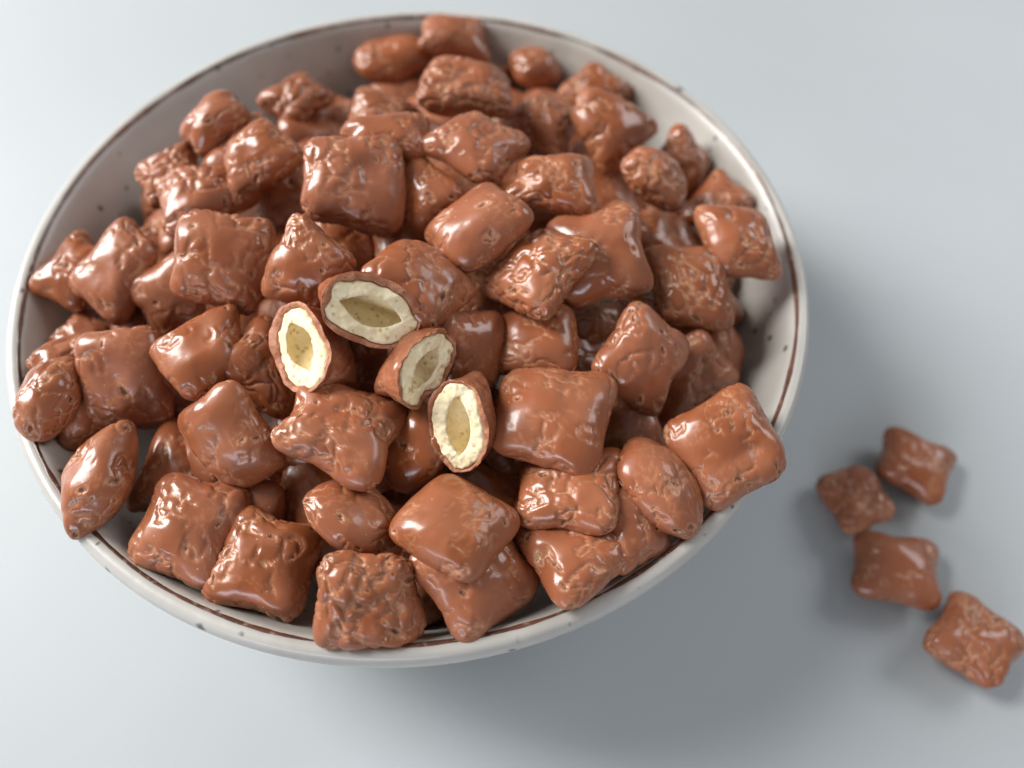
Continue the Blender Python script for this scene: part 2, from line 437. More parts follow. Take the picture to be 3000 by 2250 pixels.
# ------------------------------------------------------------------ chocolate pillows
# id, centre (m), in-plane axis, normal, corner positions in the pillow plane (mm), thickness (mm)
PILLOWS = [
    [90,[0.01981,-0.01423,0.05983],[0.8768,0.3941,-0.2756],[0.3784,-0.2116,0.9011],[-7.85,7.86,6.62,8.32,8.95,-8.32,-7.72,-7.86],9.8],
    [47,[0.05168,0.03225,0.04858],[0.9583,0.2359,-0.1613],[0.2631,-0.508,0.8202],[-7.76,8.21,6.59,7.84,9.07,-7.84,-7.89,-8.21],9.8],
    [50,[0.045,-0.01994,0.05317],[0.8668,0.407,-0.2882],[0.4969,-0.6555,0.5687],[-7.34,7.57,9.37,8.48,5.1,-8.48,-7.13,-7.57],9.8],
    [83,[-0.00741,-0.03196,0.05798],[0.7659,0.1772,-0.6181],[0.643,-0.2067,0.7375],[-8.74,8.3,7.53,7.97,7.51,-7.97,-6.3,-8.3],9.8],
    [84,[0.04241,-0.02728,0.05281],[0.95,0.1407,-0.2787],[0.3073,-0.2652,0.9139],[-8.34,8.49,7.31,7.91,8.42,-7.91,-7.4,-8.49],9.8],
    [82,[-0.01744,0.00073,0.06084],[0.8755,0.306,-0.374],[0.3941,-0.0043,0.9191],[-9.61,6.73,8.35,7.66,7.37,-7.66,-6.12,-6.73],9.8],
    [80,[-0.03323,0.01642,0.05738],[0.8906,0.4377,-0.1234],[0.3273,-0.4285,0.8422],[-8.13,7.22,8.84,8.43,7.25,-8.43,-7.95,-7.22],9.8],
    [89,[-0.03393,0.03966,0.05377],[0.8772,0.2259,-0.4236],[0.4794,-0.459,0.748],[-7.94,7.39,8.64,7.89,6.57,-7.89,-7.26,-7.39],9.8],
    [23,[-0.03094,0.04204,0.05212],[0.6183,0.7852,0.0353],[0.3824,-0.3397,0.8593],[-6.38,7.55,5.58,6.88,9.4,-6.88,-8.6,-7.55],9.8],
    [76,[-0.06667,0.00768,0.04558],[0.6893,0.5949,-0.4134],[0.637,-0.2258,0.7371],[-7.27,7.69,8.06,7.92,6.63,-7.92,-7.42,-7.69],9.8],
    [79,[-0.04983,-0.01735,0.05191],[0.9897,0.0749,0.1224],[-0.0485,-0.6278,0.7769],[-7.32,8.21,7.86,8.09,6.67,-8.09,-7.21,-8.21],9.8],
    [77,[-0.08016,-0.02243,0.04931],[0.8707,-0.4406,-0.2183],[0.2611,0.038,0.9646],[-6.36,6.52,6.2,7.03,6.14,-7.03,-5.98,-6.52],9.8],
    [61,[-0.07216,-0.04296,0.054],[0.8389,0.4657,-0.2818],[0.4816,-0.3936,0.783],[-6.39,7.8,7.11,6.74,5.76,-6.74,-6.47,-7.8],9.8],
    [71,[-0.02894,-0.05942,0.04601],[0.6078,0.6083,-0.5104],[0.4982,0.2084,0.8416],[-7.12,8.98,5.57,7.15,8.79,-7.15,-7.24,-8.98],9.8],
    [72,[0.05132,-0.06926,0.05872],[0.9161,0.1777,-0.3595],[0.3715,-0.0385,0.9276],[-6.82,9.08,5.9,4.95,7.02,-4.95,-6.1,-9.08],9.8],
    [73,[0.00885,-0.07967,0.04686],[0.6852,0.0364,-0.7275],[0.7214,-0.1722,0.6708],[-7.56,8.91,6.57,6.33,6.73,-6.33,-5.74,-8.91],9.8],
    [63,[0.02285,-0.04694,0.05207],[0.5447,0.8115,-0.2114],[0.3873,-0.0198,0.9218],[-7.79,7.46,8.02,9.26,7.04,-9.26,-7.27,-7.46],9.8],
    [65,[0.04593,-0.03957,0.04868],[0.8301,-0.5572,0.0202],[-0.1299,-0.158,0.9789],[-7.85,8.23,8.23,7.96,7.99,-7.96,-8.37,-8.23],9.8],
    [81,[0.07865,0.00397,0.04165],[0.8694,0.4092,-0.2769],[0.4759,-0.5432,0.6917],[-7.29,7.71,8.01,8.11,4.59,-8.11,-5.32,-7.71],9.8],
    [42,[0.07733,-0.01894,0.04522],[0.7488,-0.3165,-0.5823],[0.4258,-0.4434,0.7887],[-6.86,8.45,3.82,6.28,9.99,-6.28,-6.95,-8.45],9.8],
    [86,[0.01802,0.08156,0.0452],[0.857,0.387,-0.3402],[0.5051,-0.4999,0.7036],[-5.2,4.83,4.55,4.53,4.79,-4.53,-4.14,-4.83],9.8],
    [85,[-0.01142,0.07081,0.04338],[0.8992,0.4199,-0.1232],[0.3182,-0.4341,0.8428],[-8.94,7.33,8.52,7.15,7.04,-7.15,-6.63,-7.33],9.8],
    [88,[-0.07358,0.0243,0.0435],[0.9952,-0.0983,-0.0016],[-0.0835,-0.8536,0.5141],[-6.59,5.93,6.32,8.57,6.68,-8.57,-6.4,-5.93],9.8],
    [20,[-0.02674,0.05313,0.0492],[0.7404,0.5531,0.3819],[-0.0516,-0.5198,0.8527],[-7.63,8.75,7.39,5.2,8.22,-5.2,-7.97,-8.75],9.8],
    [48,[0.05032,0.01295,0.05215],[0.5101,-0.8552,0.092],[-0.4967,-0.2055,0.8432],[-6.68,7.77,6.82,8.14,7.69,-8.14,-7.83,-7.77],9.8],
    [38,[0.06557,0.01667,0.04544],[0.9854,-0.0022,0.1704],[-0.1693,-0.127,0.9774],[-8.83,7.58,7.94,7.07,8.09,-7.07,-7.2,-7.58],9.8],
    [14,[-0.04214,0.0272,0.06508],[0.7542,-0.2851,-0.5915],[0.4827,-0.37,0.7938],[-6.76,7.48,7.05,7.1,6.88,-7.1,-7.17,-7.48],9.8],
    [15,[-0.04457,0.02169,0.06644],[0.6177,0.7629,0.1909],[0.23,-0.4074,0.8838],[-7.61,7.01,7.34,6.81,8.03,-6.81,-7.75,-7.01],9.8],
    [18,[-0.05271,0.0299,0.07165],[0.6586,-0.7521,0.026],[-0.2595,-0.1945,0.946],[-4.89,7.65,4.42,7.45,5.27,-7.45,-4.81,-7.65],9.8],
    [17,[-0.06436,0.01934,0.06392],[0.7959,0.5753,0.1885],[-0.0746,-0.2158,0.9736],[-6.34,6.23,8.43,4.97,5.86,-4.97,-7.95,-6.23],9.8],
    [78,[-0.07701,-0.03396,0.05916],[0.6649,0.6889,-0.2887],[0.0742,0.3236,0.9433],[-6.61,4.9,6.45,4.55,6.49,-4.55,-6.34,-4.9],9.8],
    [74,[-0.08401,-0.00764,0.05736],[0.858,-0.5031,-0.1041],[-0.0188,-0.2332,0.9722],[-5.94,8.55,4.73,7.18,7.41,-7.18,-6.2,-8.55],9.8],
    [10,[-0.05796,-0.01459,0.05803],[0.8622,0.4031,0.3067],[0.0538,-0.675,0.7359],[-7.08,8.15,8.78,7.59,6.29,-7.59,-7.99,-8.15],9.8],
    [60,[-0.04998,-0.05848,0.04957],[0.8353,-0.5439,-0.0809],[-0.0222,-0.1803,0.9834],[-10.79,10.07,8.81,5.58,6.27,-5.58,-4.29,-10.07],9.8],
    [19,[-0.03762,0.05176,0.06113],[0.6756,0.7309,0.0964],[0.0792,-0.2019,0.9762],[-8.53,6.62,6.44,5.56,8.07,-5.56,-5.99,-6.62],9.8],
    [21,[-0.01198,0.03869,0.06508],[0.9474,-0.1414,-0.2872],[0.2279,-0.3323,0.9152],[-7.96,7.89,9.36,6.85,6.33,-6.85,-7.73,-7.89],9.8],
    [25,[0.0043,0.08599,0.05712],[0.9722,0.0818,-0.2193],[0.2283,-0.1241,0.9656],[-8.2,5.48,7.8,7.23,9.85,-7.23,-9.45,-5.48],9.8],
    [24,[-0.01521,0.08234,0.05174],[0.8879,0.4518,0.0868],[-0.0468,-0.0989,0.994],[-10.48,6.98,7.93,6.58,11.05,-6.58,-8.5,-6.98],9.8],
    [27,[0.02924,0.08049,0.05092],[0.8872,0.4427,-0.1297],[0.2339,-0.1894,0.9536],[-7.05,6.06,3.94,5.21,8.02,-5.21,-4.9,-6.06],9.8],
    [28,[0.04815,0.06909,0.05178],[0.8287,-0.5142,-0.2209],[0.0256,-0.3595,0.9328],[-6.83,6.48,8.42,7.29,7.02,-7.29,-8.61,-6.48],9.8],
    [46,[0.07227,0.0416,0.05193],[0.659,-0.3635,-0.6585],[0.5054,-0.4344,0.7456],[-8.24,5.88,5.66,6.62,9.31,-6.62,-6.73,-5.88],9.8],
    [44,[0.08137,0.02511,0.05251],[0.8293,-0.5557,0.0595],[-0.2453,-0.2664,0.9321],[-6.1,8.24,6.27,5.03,8.07,-5.03,-8.25,-8.24],9.8],
    [33,[0.00235,0.00556,0.07081],[0.8169,-0.5653,0.1146],[-0.4213,-0.449,0.7879],[-8.18,9.6,8.44,6.84,6.04,-6.84,-6.3,-9.6],9.8],
    [30,[0.03127,0.04791,0.05919],[0.9136,-0.3924,-0.1062],[-0.0113,-0.2855,0.9583],[-5.4,6.95,7.1,7.56,9.05,-7.56,-10.75,-6.95],9.8],
    [49,[0.02998,-0.02878,0.06472],[0.9849,0.0129,0.1724],[-0.1705,-0.0949,0.9808],[-7.32,6.94,7.98,8.52,8.52,-8.52,-9.18,-6.94],9.8],
    [51,[0.01582,-0.03307,0.06603],[0.784,0.4015,-0.4735],[0.6203,-0.4749,0.6243],[-7.66,8.16,8.59,8.36,6.04,-8.36,-6.97,-8.16],9.8],
    [62,[0.00429,-0.05329,0.06056],[0.4237,-0.899,0.1108],[-0.5618,-0.1649,0.8106],[-9.36,7.97,6.22,7.27,8.32,-7.27,-5.18,-7.97],9.8],
    [41,[0.06757,-0.02902,0.05136],[0.4474,-0.4174,-0.7909],[0.2766,-0.7765,0.5662],[-9.05,7.23,7.15,10.24,8.69,-10.24,-6.8,-7.23],9.8],
    [2,[0.01885,-0.08001,0.05859],[0.7044,0.6774,-0.2119],[0.3961,-0.1274,0.9093],[-9.42,9.42,9.41,10.06,9.35,-10.06,-9.33,-9.42],11.08],
    [69,[0.03973,-0.07542,0.0591],[0.8976,0.432,-0.0878],[-0.0667,0.3299,0.9417],[-9.78,9.86,7.15,6.08,10.32,-6.08,-7.69,-9.86],9.8],
    [57,[-0.02849,-0.03627,0.06314],[0.7051,-0.4433,-0.5535],[0.5825,-0.083,0.8086],[-8.6,7.6,7.65,8.24,9.17,-8.24,-8.22,-7.6],9.8],
    [5,[-0.04126,-0.0719,0.05643],[0.9648,-0.243,-0.1008],[0.0856,-0.0723,0.9937],[-9.48,8.89,8.35,9.53,9.51,-9.53,-8.38,-8.89],10.52],
    [3,[-0.00123,-0.0871,0.06235],[0.9766,0.1172,-0.1802],[0.2149,-0.5403,0.8136],[-8.37,8.72,7.58,7.81,9.89,-7.81,-9.09,-8.72],9.85],
    [70,[-0.00603,-0.07044,0.06209],[0.5872,0.5644,-0.5802],[0.4287,0.3912,0.8144],[-8.49,7.98,5.73,7.72,7.52,-7.72,-4.75,-7.98],9.8],
    [67,[0.05686,-0.06179,0.06112],[0.6735,-0.6956,-0.2503],[0.5033,0.1835,0.8444],[-10.52,7.21,8.15,5.91,10.34,-5.91,-7.97,-7.21],10.78],
    [66,[0.03788,-0.06331,0.06167],[0.9855,-0.011,0.1693],[-0.1608,0.2571,0.9529],[-9.35,7.44,10.47,8.99,8.45,-8.99,-9.57,-7.44],10.23],
    [39,[0.06695,-0.01058,0.06243],[0.9786,0.0655,-0.1952],[0.2049,-0.2149,0.9549],[-10.56,8.79,7.99,9.63,9.84,-9.63,-7.27,-8.79],10.51],
    [37,[0.04438,-0.00928,0.07155],[0.9722,0.1246,0.1983],[-0.1249,-0.4403,0.8891],[-9.66,9.35,9.23,9.31,9.68,-9.31,-9.24,-9.35],10.89],
    [35,[0.03357,0.00918,0.07503],[0.9973,-0.0732,0.0006],[-0.0046,-0.0554,0.9985],[-7.77,6.02,7.85,8.29,9.87,-8.29,-9.94,-6.02],9.8],
    [29,[0.04859,0.04154,0.06426],[0.808,-0.441,-0.3908],[0.2461,-0.3501,0.9038],[-10.57,5.05,11.36,10.74,7.16,-10.74,-7.95,-5.05],9.92],
    [26,[0.01057,0.04715,0.0706],[0.9829,-0.0337,-0.1809],[0.1783,-0.0684,0.9816],[-8.82,8.97,9.3,6.59,11.98,-6.59,-12.47,-8.97],10.56],
    [45,[0.06092,0.0229,0.06371],[0.8266,-0.4206,-0.374],[0.3409,-0.1546,0.9273],[-7.89,5.73,6.69,6.05,8.9,-6.05,-7.7,-5.73],9.8],
    [43,[0.07987,0.00247,0.06454],[0.9883,0.0368,-0.1483],[0.1521,-0.1474,0.9773],[-9.8,8.3,6.12,8.45,10.38,-8.45,-6.7,-8.3],9.8],
    [22,[-0.00655,0.01953,0.07747],[0.965,0.2547,-0.0631],[0.0482,0.0643,0.9968],[-9.83,5.48,9.69,6.26,7.49,-6.26,-7.35,-5.48],9.8],
    [31,[0.01497,0.01891,0.07692],[0.6178,0.786,-0.0215],[0.1271,-0.0728,0.9892],[-9.62,9.14,5.87,7.96,9.93,-7.96,-6.18,-9.14],9.8],
    [16,[-0.05327,0.00816,0.06849],[0.8913,0.4453,-0.0852],[0.142,-0.0958,0.9852],[-7.07,8.01,8.74,6.08,7.7,-6.08,-9.37,-8.01],9.8],
    [75,[-0.07104,-0.00965,0.06168],[0.7534,-0.6522,-0.0837],[-0.1872,-0.3348,0.9235],[-7.69,10.18,4.63,8.87,10.19,-8.87,-7.13,-10.18],9.8],
    [52,[0.00416,-0.02236,0.07704],[0.798,-0.5075,-0.325],[0.3904,0.0245,0.9203],[-8.11,7.59,9.56,8.15,8.47,-8.15,-9.92,-7.59],9.8],
    [12,[-0.02016,-0.01873,0.07622],[0.8821,-0.3543,-0.3106],[0.0087,-0.6467,0.7627],[-8.11,9.12,7.94,6.53,6.99,-6.53,-6.82,-9.12],9.8],
    [11,[-0.04165,-0.01372,0.07202],[0.9781,-0.0074,-0.2079],[0.1844,-0.4318,0.8829],[-8.72,9.15,9.77,10.29,8.31,-10.29,-9.36,-9.15],10.87],
    [13,[-0.03874,0.01647,0.0726],[0.4764,-0.8432,-0.2491],[-0.2336,-0.3945,0.8887],[-8.19,6.1,5.65,10.54,8.38,-10.54,-5.84,-6.1],10.78],
    [32,[-0.01279,0.005,0.07828],[0.958,0.1422,-0.2491],[0.2863,-0.4251,0.8587],[-9.64,8.74,10.42,10.89,9.76,-10.89,-10.54,-8.74],11.55],
    [7,[-0.06222,-0.03828,0.05962],[0.9785,0.1971,-0.0614],[0.1741,-0.6276,0.7588],[-8.08,8.99,8.21,10.43,8.84,-10.43,-8.97,-8.99],10.55],
    [9,[-0.04261,-0.03648,0.06761],[0.8017,0.5837,0.1286],[-0.0676,-0.1253,0.9898],[-8.71,7.77,10.81,7.09,5.3,-7.09,-7.4,-7.77],9.8],
    [8,[-0.07659,-0.04486,0.06133],[0.2078,-0.9781,0.0087],[-0.2752,-0.05,0.9601],[-9.81,5.87,4.25,5.63,9.78,-5.63,-4.22,-5.87],11.27],
    [6,[-0.06057,-0.06272,0.06043],[0.1996,-0.9788,0.0461],[-0.3936,-0.037,0.9185],[-11.3,6.82,5.24,6.13,11.79,-6.13,-5.73,-6.82],11.27],
    [59,[-0.0332,-0.05489,0.06405],[0.5862,-0.6033,-0.5407],[-0.1779,-0.747,0.6406],[-9.68,8.32,9.03,7.07,9.77,-7.07,-9.13,-8.32],9.87],
    [58,[-0.00963,-0.05347,0.06812],[0.9463,-0.2446,-0.2112],[0.2505,0.1423,0.9576],[-9.34,8.07,10.03,10.33,10.09,-10.33,-10.78,-8.07],11.16],
    [4,[-0.02479,-0.07833,0.05448],[0.9611,-0.2425,-0.132],[0.1185,-0.0694,0.9905],[-9.2,8.96,8.3,8.49,9.47,-8.49,-8.57,-8.96],10.21],
    [40,[0.05426,-0.03231,0.06456],[0.7802,-0.268,-0.5652],[0.3467,-0.5668,0.7473],[-8.78,8.93,7.43,9.11,9.47,-9.11,-8.11,-8.93],10.13],
    [68,[0.07127,-0.05261,0.06254],[0.4705,-0.8534,-0.2244],[-0.0448,-0.2771,0.9598],[-9.91,9.53,9.21,9.13,9.84,-9.13,-9.14,-9.53],10.94],
    [36,[0.03069,-0.01592,0.07457],[0.6216,0.7315,0.2801],[-0.3896,-0.0214,0.9207],[-10.53,9.46,7.67,7.44,11.27,-7.44,-8.4,-9.46],10.37],
    [34,[0.01639,-0.00687,0.07782],[0.7633,0.5649,0.3136],[-0.3159,-0.0972,0.9438],[-9.7,7.54,8.44,7.95,10.09,-7.95,-8.83,-7.54],11.3],
    [64,[0.03377,-0.04857,0.06624],[0.9834,-0.1805,0.0192],[-0.0199,-0.0024,0.9998],[-10.85,9.23,11.33,10.85,10.1,-10.85,-10.59,-9.23],12.03],
    [1,[0.01484,-0.07258,0.0647],[0.5615,0.8025,-0.2016],[0.0961,0.1787,0.9792],[-9.08,8.94,7.64,8.83,9.2,-8.83,-7.76,-8.94],11.04],
    [201,[-0.03455,-0.06745,0.0475],[-0.9225,0.2949,-0.249],[-0.37,-0.4924,0.7878],[-9.29,-9.29,10.32,-10.32,9.2,9.2,-9.7,9.7],10.8],
    [202,[-0.01892,-0.06472,0.0462],[-0.4874,-0.6917,-0.5329],[-0.3459,-0.4074,0.8452],[-10.25,-10.25,9.53,-9.53,9.0,9.0,-10.75,10.75],10.8],
    [203,[0.00065,-0.06499,0.04329],[0.9642,0.1414,-0.2244],[0.1891,0.2266,0.9555],[-10.27,-10.27,9.67,-9.67,9.16,9.16,-10.19,10.19],10.8],
    [204,[0.01956,-0.06368,0.04711],[0.4138,0.6876,0.5967],[0.1779,-0.7039,0.6877],[-10.49,-10.49,10.18,-10.18,10.23,10.23,-10.48,10.48],10.8],
    [205,[0.03571,-0.06435,0.04694],[-0.8237,0.0609,0.5637],[0.5522,-0.139,0.822],[-9.26,-9.26,10.26,-10.26,9.53,9.53,-10.57,10.57],10.8],
    [206,[-0.04651,-0.04922,0.04727],[0.0281,-0.9983,-0.0513],[-0.6985,-0.0563,0.7134],[-10.35,-10.35,10.02,-10.02,10.66,10.66,-9.37,9.37],10.8],
    [207,[-0.02885,-0.04743,0.04867],[0.7304,0.1573,0.6646],[-0.5981,-0.3227,0.7336],[-9.66,-9.66,9.15,-9.15,9.35,9.35,-9.38,9.38],10.8],
    [208,[-0.00756,-0.04831,0.04931],[-0.2825,-0.9584,0.0396],[-0.4459,0.1678,0.8792],[-9.38,-9.38,9.98,-9.98,10.27,10.27,-9.09,9.09],10.8],
    [209,[0.00829,-0.04664,0.04801],[-0.9407,-0.2564,-0.2223],[-0.1177,-0.3681,0.9223],[-9.36,-9.36,9.89,-9.89,9.23,9.23,-9.87,9.87],10.8],
    [210,[0.04931,-0.04649,0.0488],[-0.8507,-0.179,-0.4942],[-0.3786,-0.4436,0.8123],[-10.34,-10.34,10.7,-10.7,10.52,10.52,-10.34,10.34],10.8],
    [211,[-0.05667,-0.03315,0.04367],[-0.9116,-0.4078,0.0517],[-0.148,0.443,0.8842],[-9.57,-9.57,10.11,-10.11,10.05,10.05,-9.19,9.19],10.8],
    [212,[-0.00183,-0.03274,0.05489],[0.2518,-0.8946,-0.3691],[-0.3043,-0.4352,0.8473],[-10.69,-10.69,9.97,-9.97,9.02,9.02,-9.12,9.12],10.8],
    [213,[-0.06351,-0.0159,0.04775],[-0.7671,0.635,0.0913],[0.1049,-0.0161,0.9943],[-9.64,-9.64,10.29,-10.29,9.14,9.14,-10.56,10.56],10.8],
    [214,[-0.04627,-0.01474,0.04975],[-0.0771,0.9946,-0.0699],[-0.5824,0.012,0.8128],[-9.69,-9.69,10.19,-10.19,9.29,9.29,-9.88,9.88],10.8],
    [215,[-0.02798,-0.01866,0.05459],[-0.8541,-0.4462,-0.2672],[-0.3742,0.1704,0.9115],[-9.5,-9.5,10.6,-10.6,9.38,9.38,-9.98,9.98],10.8],
    [216,[0.06562,-0.01455,0.04728],[-0.9743,-0.1118,0.1957],[0.1875,0.0793,0.9791],[-9.69,-9.69,9.92,-9.92,10.49,10.49,-10.34,10.34],10.8],
    [217,[-0.03903,-0.00082,0.05458],[0.967,0.0706,0.2447],[-0.254,0.1956,0.9472],[-9.81,-9.81,10.22,-10.22,10.13,10.13,-10.45,10.45],10.8],
    [218,[0.00081,-0.00013,0.062],[-0.2289,0.9494,0.2152],[0.235,-0.1607,0.9586],[-9.58,-9.58,9.22,-9.22,9.44,9.44,-10.09,10.09],10.8],
    [219,[0.01945,-0.00074,0.05905],[0.9038,0.3973,0.1588],[-0.0594,-0.2509,0.9662],[-10.37,-10.37,9.89,-9.89,9.77,9.77,-10.14,10.14],10.8],
    [220,[0.07421,-0.00142,0.0478],[0.566,-0.809,-0.159],[0.575,0.2492,0.7793],[-10.42,-10.42,10.2,-10.2,9.95,9.95,-9.95,9.95],10.8],
    [221,[-0.06372,0.01577,0.04829],[-0.7325,-0.6633,0.153],[-0.1691,0.395,0.903],[-10.34,-10.34,9.53,-9.53,9.67,9.67,-9.48,9.48],10.8],
    [222,[-0.04558,0.01553,0.04937],[-0.3298,0.7382,-0.5885],[-0.4626,0.4171,0.7824],[-10.75,-10.75,10.61,-10.61,9.39,9.39,-9.28,9.28],10.8],
    [223,[-0.02862,0.01781,0.05649],[0.0251,0.9651,-0.2605],[0.0985,0.257,0.9614],[-10.16,-10.16,9.1,-9.1,9.12,9.12,-9.1,9.1],10.8],
    [224,[0.00908,0.01732,0.05879],[-0.8928,-0.4304,0.1329],[0.0877,0.1232,0.9885],[-10.07,-10.07,10.04,-10.04,10.62,10.62,-10.71,10.71],10.8],
    [225,[0.02705,0.0162,0.05536],[0.2314,-0.6667,0.7084],[-0.2969,0.6451,0.7041],[-10.1,-10.1,9.54,-9.54,10.41,10.41,-9.07,9.07],10.8],
    [226,[0.0453,0.01556,0.05039],[-0.822,-0.5275,0.2146],[0.2095,0.0704,0.9753],[-9.07,-9.07,9.49,-9.49,10.27,10.27,-9.63,9.63],10.8],
    [227,[0.06629,0.01605,0.04681],[0.7011,-0.5875,-0.4042],[0.489,-0.0165,0.8721],[-10.26,-10.26,9.51,-9.51,10.17,10.17,-9.21,9.21],10.8],
    [228,[-0.0385,0.03322,0.05107],[0.1059,-0.9836,-0.1461],[-0.5001,-0.1797,0.8471],[-10.69,-10.69,9.7,-9.7,9.7,9.7,-9.72,9.72],10.8],
    [229,[0.00194,0.0323,0.05538],[-0.9928,-0.0207,0.1182],[0.0834,0.5885,0.8042],[-9.26,-9.26,9.32,-9.32,9.96,9.96,-9.46,9.46],10.8],
    [230,[0.01883,0.0345,0.05303],[0.994,-0.0219,-0.1075],[0.1094,0.1194,0.9868],[-9.33,-9.33,9.24,-9.24,9.87,9.87,-9.01,9.01],10.8],
    [231,[0.05546,0.03073,0.04497],[-0.3868,-0.8253,0.4113],[0.6338,0.0861,0.7687],[-10.75,-10.75,9.85,-9.85,10.54,10.54,-10.48,10.48],10.8],
    [232,[-0.00982,0.04802,0.05049],[0.5421,0.8336,-0.1061],[-0.2602,0.2866,0.922],[-9.75,-9.75,9.11,-9.11,9.05,9.05,-9.6,9.6],10.8],
    [233,[0.04773,0.04796,0.04615],[-0.336,0.9307,-0.1448],[0.0516,0.1717,0.9838],[-10.28,-10.28,10.42,-10.42,9.03,9.03,-9.39,9.39],10.8],
    [234,[-0.03671,0.06521,0.04488],[0.5936,0.5628,-0.5752],[0.1011,0.6569,0.7471],[-10.34,-10.34,10.23,-10.23,9.55,9.55,-10.58,10.58],10.8],
    [235,[0.00169,0.064,0.04516],[0.6446,-0.7593,0.0893],[0.0571,0.1643,0.9848],[-9.59,-9.59,9.09,-9.09,9.27,9.27,-9.79,9.79],10.8],
    [236,[0.01749,0.06566,0.04723],[-0.9458,0.323,0.0326],[0.1143,0.2373,0.9647],[-10.33,-10.33,9.92,-9.92,10.7,10.7,-9.33,9.33],10.8],
    [237,[0.03691,0.06421,0.04673],[-0.8945,0.2029,0.3984],[0.447,0.4271,0.786],[-10.5,-10.5,10.56,-10.56,9.75,9.75,-10.76,10.76],10.8],
    [238,[0.03747,0.02128,0.04303],[-0.6968,-0.7171,0.0176],[0.0391,-0.0136,0.9991],[-9.58,-9.58,10.33,-10.33,9.72,9.72,-10.66,10.66],10.8],
    [101,[0.1431,-0.03042,0.0067],[0.9004,-0.4157,-0.1288],[0.119,-0.0496,0.9917],[-9.46,7.83,10.72,9.28,8.33,-9.28,-9.59,-7.83],10.11],
    [102,[0.12361,-0.04124,0.00665],[0.9498,0.2685,0.1606],[-0.2116,0.1731,0.9619],[-8.17,9.49,7.21,8.26,7.93,-8.26,-6.97,-9.49],9.18],
    [103,[0.13059,-0.06133,0.00669],[0.9852,-0.1697,-0.0245],[0.03,0.03,0.9991],[-9.98,9.02,11.25,9.05,9.7,-9.05,-10.97,-9.02],10.9],
    [104,[0.14753,-0.07941,0.00666],[0.8038,-0.5918,-0.0614],[0.1476,0.0984,0.9841],[-7.7,10.41,11.16,10.05,7.87,-10.05,-11.33,-10.41],11.05],
]
